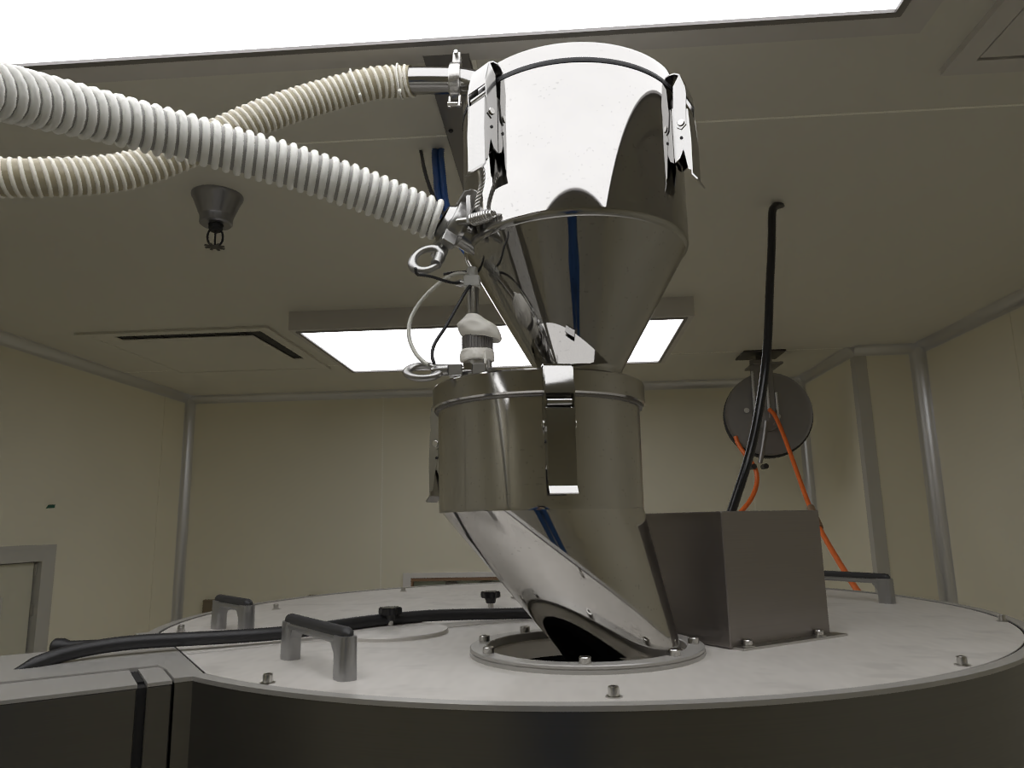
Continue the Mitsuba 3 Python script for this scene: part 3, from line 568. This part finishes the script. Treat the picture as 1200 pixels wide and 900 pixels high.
def lumpy(prof, amp, seed, M, n=56, skew=(0, 0)):
    zs = np.interp(np.linspace(0, 1, 26), np.linspace(0, 1, len(prof)), [p[1] for p in prof]); rs = np.interp(np.linspace(0, 1, 26), np.linspace(0, 1, len(prof)), [p[0] for p in prof])
    th = np.linspace(0, 2*PI, n, endpoint=False); V = []
    for r, z in zip(rs, zs):
        P = np.c_[r*np.cos(th), r*np.sin(th), np.full(n, z)]
        d = np.sin(P[:, 0]*210+seed)*np.cos(P[:, 2]*190+seed*2)+.6*np.sin(P[:, 1]*320+P[:, 2]*260+seed)
        f = min(1, r/.012); P[:, :2] *= (1+amp*f*d[:, None]); P[:, 0] += skew[0]*(z-prof[0][1]); P[:, 2] += skew[1]*P[:, 0]*f; V.append(P)
    idx = np.arange(26*n).reshape(26, n); A, B = idx[:-1], idx[1:]
    F = np.stack([A, np.roll(A, -1, 1), np.roll(B, -1, 1), B], -1).reshape(-1, 4)
    m = trimesh.Trimesh(np.vstack(V), np.vstack([F[:, [0, 1, 2]], F[:, [0, 2, 3]]]), process=False); m.fix_normals() if m.is_watertight else None
    return tm(m, M)
add(k, 'tape_band', lumpy([(.0192, 2.2), (.0215, 2.201), (.0222, 2.206), (.0218, 2.213), (.0195, 2.2155), (.017, 2.2155)], .05, 1.0, SM), 'm_tape', True, 'white tape band')
add(k, 'tape_cap', lumpy([(.016, 2.235), (.0225, 2.230), (.0275, 2.235), (.0280, 2.241), (.0255, 2.248), (.0195, 2.253), (.0135, 2.258), (.0100, 2.262), (.0, 2.263)], .07, 2.4, SM @ T(.005, 0, 0), skew=(-.35, -.12)), 'm_tape', True, 'crumpled white tape wrapped over the sensor')
add(k, 'stem', tm(cyl(.0088, .055, 28), SM2 @ T(0, 0, 2.255)), 'm_steel', label='polished stem')
hexp = Polygon([(.0105*math.cos(a), .0105*math.sin(a)) for a in np.arange(6)*PI/3+.2])
nut = add(k, 'nut', cat(tm(cham(.021, .019, .015, .0012), SM2 @ T(0, 0, 2.3075)), lathe([(0, 2.314), (.0075, 2.314), (.0075, 2.326), (.006, 2.328), (0, 2.328)], 24, SM2)), 'm_greyplastic', False, 'grey plastic nut')
add(nut, 'side_fitting', cat(tm(cyl(.0042, .012, 16), SM2 @ T(-.009, -.003, 2.306) @ Rot([0, 1, 0], -90)), tm(cyl(.0055, .004, 16), SM2 @ T(-.013, -.003, 2.306) @ Rot([0, 1, 0], -90))), 'm_steel')
k2 = thing('pipe_clamp', 'steel hinged clamp with an eye-shaped wing nut around the sensor foot on the drum lid', 'clamp')
add(k2, 'band', lathe([(.0225, 2.171), (.0290, 2.171), (.0305, 2.175), (.0305, 2.184), (.0285, 2.187), (.0225, 2.187), (.0225, 2.171)], 40, SM), 'm_clamp', 30)
for x in (-.024, .006): add(k2, 'lug', cham(.018, .014, .015, .0012, SM @ T(x, -.031, 2.183)), 'm_clamp', False)
add(k2, 'swing_bolt', cat(tm(cyl(.0042, .066, 16), SM @ T(.012, -.033, 2.184) @ Rot([0, 1, 0], -90)), cham(.010, .012, .010, .001, SM @ T(-.008, -.034, 2.186))), 'm_chrome', 30)
WN = frame(np.array([SX-.064, SY-.036, 2.182]), (.05, -.75, .66), (-1, .06, -.05))
add(k2, 'wing_nut', cat(tm(ey, WN), tm(cyl(.0075, .018, 18), SM @ T(-.033, -.033, 2.184) @ Rot([0, 1, 0], -90))), 'm_clamp', 25)

# loose tubes and cables
k = thing('air_tube', 'thin clear plastic tube looping left from the sensor down to its clamp', 'tube')
add(k, 'tube', tube([(-.115, .914, 2.318), (-.130, .905, 2.317), (-.150, .90, 2.304), (-.174, .895, 2.278), (-.187, .89, 2.250), (-.186, .885, 2.225), (-.175, .88, 2.203), (-.160, .875, 2.190)], .0026, 10, .006), 'm_cleartube', True)
scene[k] = scene.pop(k+'__tube')
lone('sensor_cable', 'thin black cable hanging from the sensor stem to the wing nut below it', 'cable', tube([(-.111, .905, 2.300), (-.118, .895, 2.285), (-.130, .885, 2.258), (-.142, .88, 2.235), (-.153, .875, 2.215), (-.155, .872, 2.200), (-.152, .87, 2.190)], .0021, 8, .006), 'm_black_rubber')
lone('sensor_cable', 'thin black cable looping from the hose clamp wing nut into the sensor side fitting', 'cable', tube([(-.166, .82, 2.296), (-.166, .83, 2.292), (-.162, .84, 2.294), (-.152, .86, 2.298), (-.138, .885, 2.300), (-.125, .905, 2.305)], .0019, 8, .005), 'm_black_rubber')
lone('sensor_cable', 'thin black cable running level behind the sensor towards the hopper cone', 'cable', tube([(-.150, .93, 2.326), (-.13, .93, 2.328), (-.105, .935, 2.330), (-.08, .94, 2.332)], .0019, 8, .006), 'm_black_rubber')
GROUP = GROUP0
pp, ss = spline([(-.615, .812, 1.8462), (-.604, .826, 1.851), (-.590, .845, 1.8580), (-.566, .876, 1.8630), (-.532, .903, 1.8650), (-.484, .932, 1.8640), (-.380, .992, 1.8620), (-.318, 1.048, 1.8635), (-.278, 1.092, 1.8642), (-.238, 1.124, 1.8643), (-.200, 1.147, 1.8640), (-.136, 1.178, 1.8615), (-.060, 1.201, 1.8595), (.03, 1.230, 1.8588), (.12, 1.255, 1.8588)], .006)
rr_ = .0086*np.clip(.35+ss/.035, .35, 1)
lone('rubber_hose', 'thick black rubber hose lying across the lid from the cabinet towards the chute', 'hose', sweep(pp, rr_, 20), 'm_black_rubber')
lone('rubber_sleeve', 'short black rubber sleeve lying behind the back edge of the cabinet top', 'sleeve', lathe([(0, 0), (.009, 0), (.0120, .004), (.0112, .014), (.0075, .022), (.0060, .100), (0, .100)], 24, frame((-.698, .998, 1.8455), (1, .13, .03))), 'm_black_rubber', 30)
lone('hook_bracket', 'tiny steel hook bracket standing on the lid just left of the slanted chute', 'bracket', cat(cham(.03, .01, .003, .0008, T(-.095, 1.53, ZL+.0015)), tube([(-.104, 1.53, ZL+.002), (-.099, 1.53, ZL+.022), (-.092, 1.53, ZL+.030), (-.086, 1.53, ZL+.022), (-.084, 1.53, ZL+.002)], .0022, 8, .006)), 'm_steel', 30)
# small things on the walls

# ---------------------------------------------------------------- the photographer, mirrored in the steel cone
GROUP = np.eye(4)
def sph(p, r): return m3.Manifold.sphere(r, 24).translate(list(map(float, p)))
def bone(a, ra, b, rb): return m3.Manifold.batch_hull([sph(a, ra), sph(b, rb)])
def soft(parts, edge, it=12):
    q = m3.Manifold.batch_boolean(parts, m3.OpType.Add).refine_to_length(edge); t = man(q); t.merge_vertices(); trimesh.smoothing.filter_taubin(t, iterations=it); return t
BX, BY, BZ = -.07, -.46, .25                                       # stands on a low step
def J(x, y, z): return np.array([BX+x, BY+y, BZ+z])
k = thing('work_step', 'low grey step under the person behind the viewer', 'step')
add(k, 'tread', cham(.70, .50, .04, .006, T(BX, BY-.02, .229)), 'm_alu_paint', False)
for x in (-.3, .3):
    for y in (-.2, .2): add(k, 'leg', bx(BX+x-.02, BX+x+.02, BY-.02+y-.02, BY-.02+y+.02, 0, .21), 'm_alu_paint', False)
k = thing('person', 'person in dark blue work clothes and cap holding up a phone behind the viewer', 'person')
def limbs(g, hands):
    P = [bone(J(0, 0, .97), .115+g, J(0, -.01, 1.18), .11+g), bone(J(-.07, 0, .95), .09+g, J(.07, 0, .95), .09+g), bone(J(-.09, -.01, 1.30), .10+g, J(.09, -.01, 1.30), .10+g), bone(J(0, -.01, 1.15), .11+g, J(0, -.01, 1.34), .115+g), bone(J(-.14, -.01, 1.41), .055+g, J(.14, -.01, 1.41), .055+g)]
    if hands: P += [bone(J(0, 0, 1.42), .058, J(0, .02, 1.52), .052)]
    for s in (-1, 1):
        P += [bone(J(s*.09, 0, .92), .085+g, J(s*.10, .015, .50), .058+g), bone(J(s*.10, .015, .50), .056+g, J(s*.10, -.02, .10), .040+g)]
        sh, el, wr = J(s*.175, 0, 1.42), J(s*.225, .20, 1.43), J(s*.085-BX, -BY-.095, 1.665)
        P += [bone(sh, .055+g, el, .042+g), bone(el, .042+g, wr, .029+g)]
        if hands:
            kn = np.array([s*.058, -.055, 1.985]); P += [bone(wr, .026, kn+[s*.012, -.012, -.02], .020), bone(kn+[s*.012, -.012, -.02], .020, kn+[s*.004, -.008, .012], .017)]
            for i in range(4):
                b0 = kn+[s*.006, -.010, .018-.019*i]; b1 = b0+[-s*.022, -.010, .004]; b2 = b1+[-s*(.020+.004*(i in (1, 2))), .004, .002]
                P += [bone(b0, .0095, b1, .0085), bone(b1, .0085, b2, .0075)]
            P += [bone(kn+[s*.016, -.006, -.02], .011, kn+[s*.022, .012, .004], .0095), bone(kn+[s*.022, .012, .004], .0095, kn+[s*.012, .020, .020], .008)]
    return P
hd = J(0, .045, 1.635)
face = [m3.Manifold.sphere(1, 40).scale([.076, .095, .115]).translate(hd.tolist()), bone(hd+[0, .025, -.07], .055, hd+[0, .045, -.085], .035), bone(hd+[0, .088, .005], .010, hd+[0, .104, -.024], .013), bone(hd+[-.022, .090, -.052], .007, hd+[.022, .090, -.052], .007)]
face += [m3.Manifold.sphere(1, 16).scale([.012, .022, .032]).translate((hd+[s*.077, 0, -.005]).tolist()) for s in (-1, 1)]
feet = [bone(J(s*.10, -.04, .055), .042, J(s*.11, .12, .035), .034) for s in (-1, 1)]
add(k, 'body', soft(limbs(0, True)+face, .02, 6), 'm_skin', True)
add(k, 'coverall', soft(limbs(.014, False), .02), 'm_cloth', True, 'dark blue work clothes')
for s in (-1, 1):
    add(k, 'eye', tm(trimesh.creation.icosphere(2, .012), T(*(hd+[s*.032, .080, .008]))), 'm_dark', True)
    add(k, 'shoe', soft([bone(J(s*.10, -.045, .045), .045, J(s*.11, .13, .034), .036)], .015), 'm_black_rubber', True)
cap = m3.Manifold.sphere(1, 40).scale([.084, .103, .122]).translate((hd+[0, -.004, .004]).tolist()).trim_by_plane([0, -.25, 1], float((hd+[0, 0, .045])@[0, -.25, 1])/math.hypot(1, .25)*1.0)
add(k, 'cap', man(cap), 'm_cloth', True, 'close fitting cap')
k = thing('phone', 'black phone held up by the person behind the viewer', 'phone')
add(k, 'case', cham(.155, .009, .074, .003, T(0, -.043, 1.985)), 'm_black_gloss', False)
add(k, 'screen', cham(.148, .001, .068, .0003, T(0, -.0480, 1.985)), 'm_dark', False)
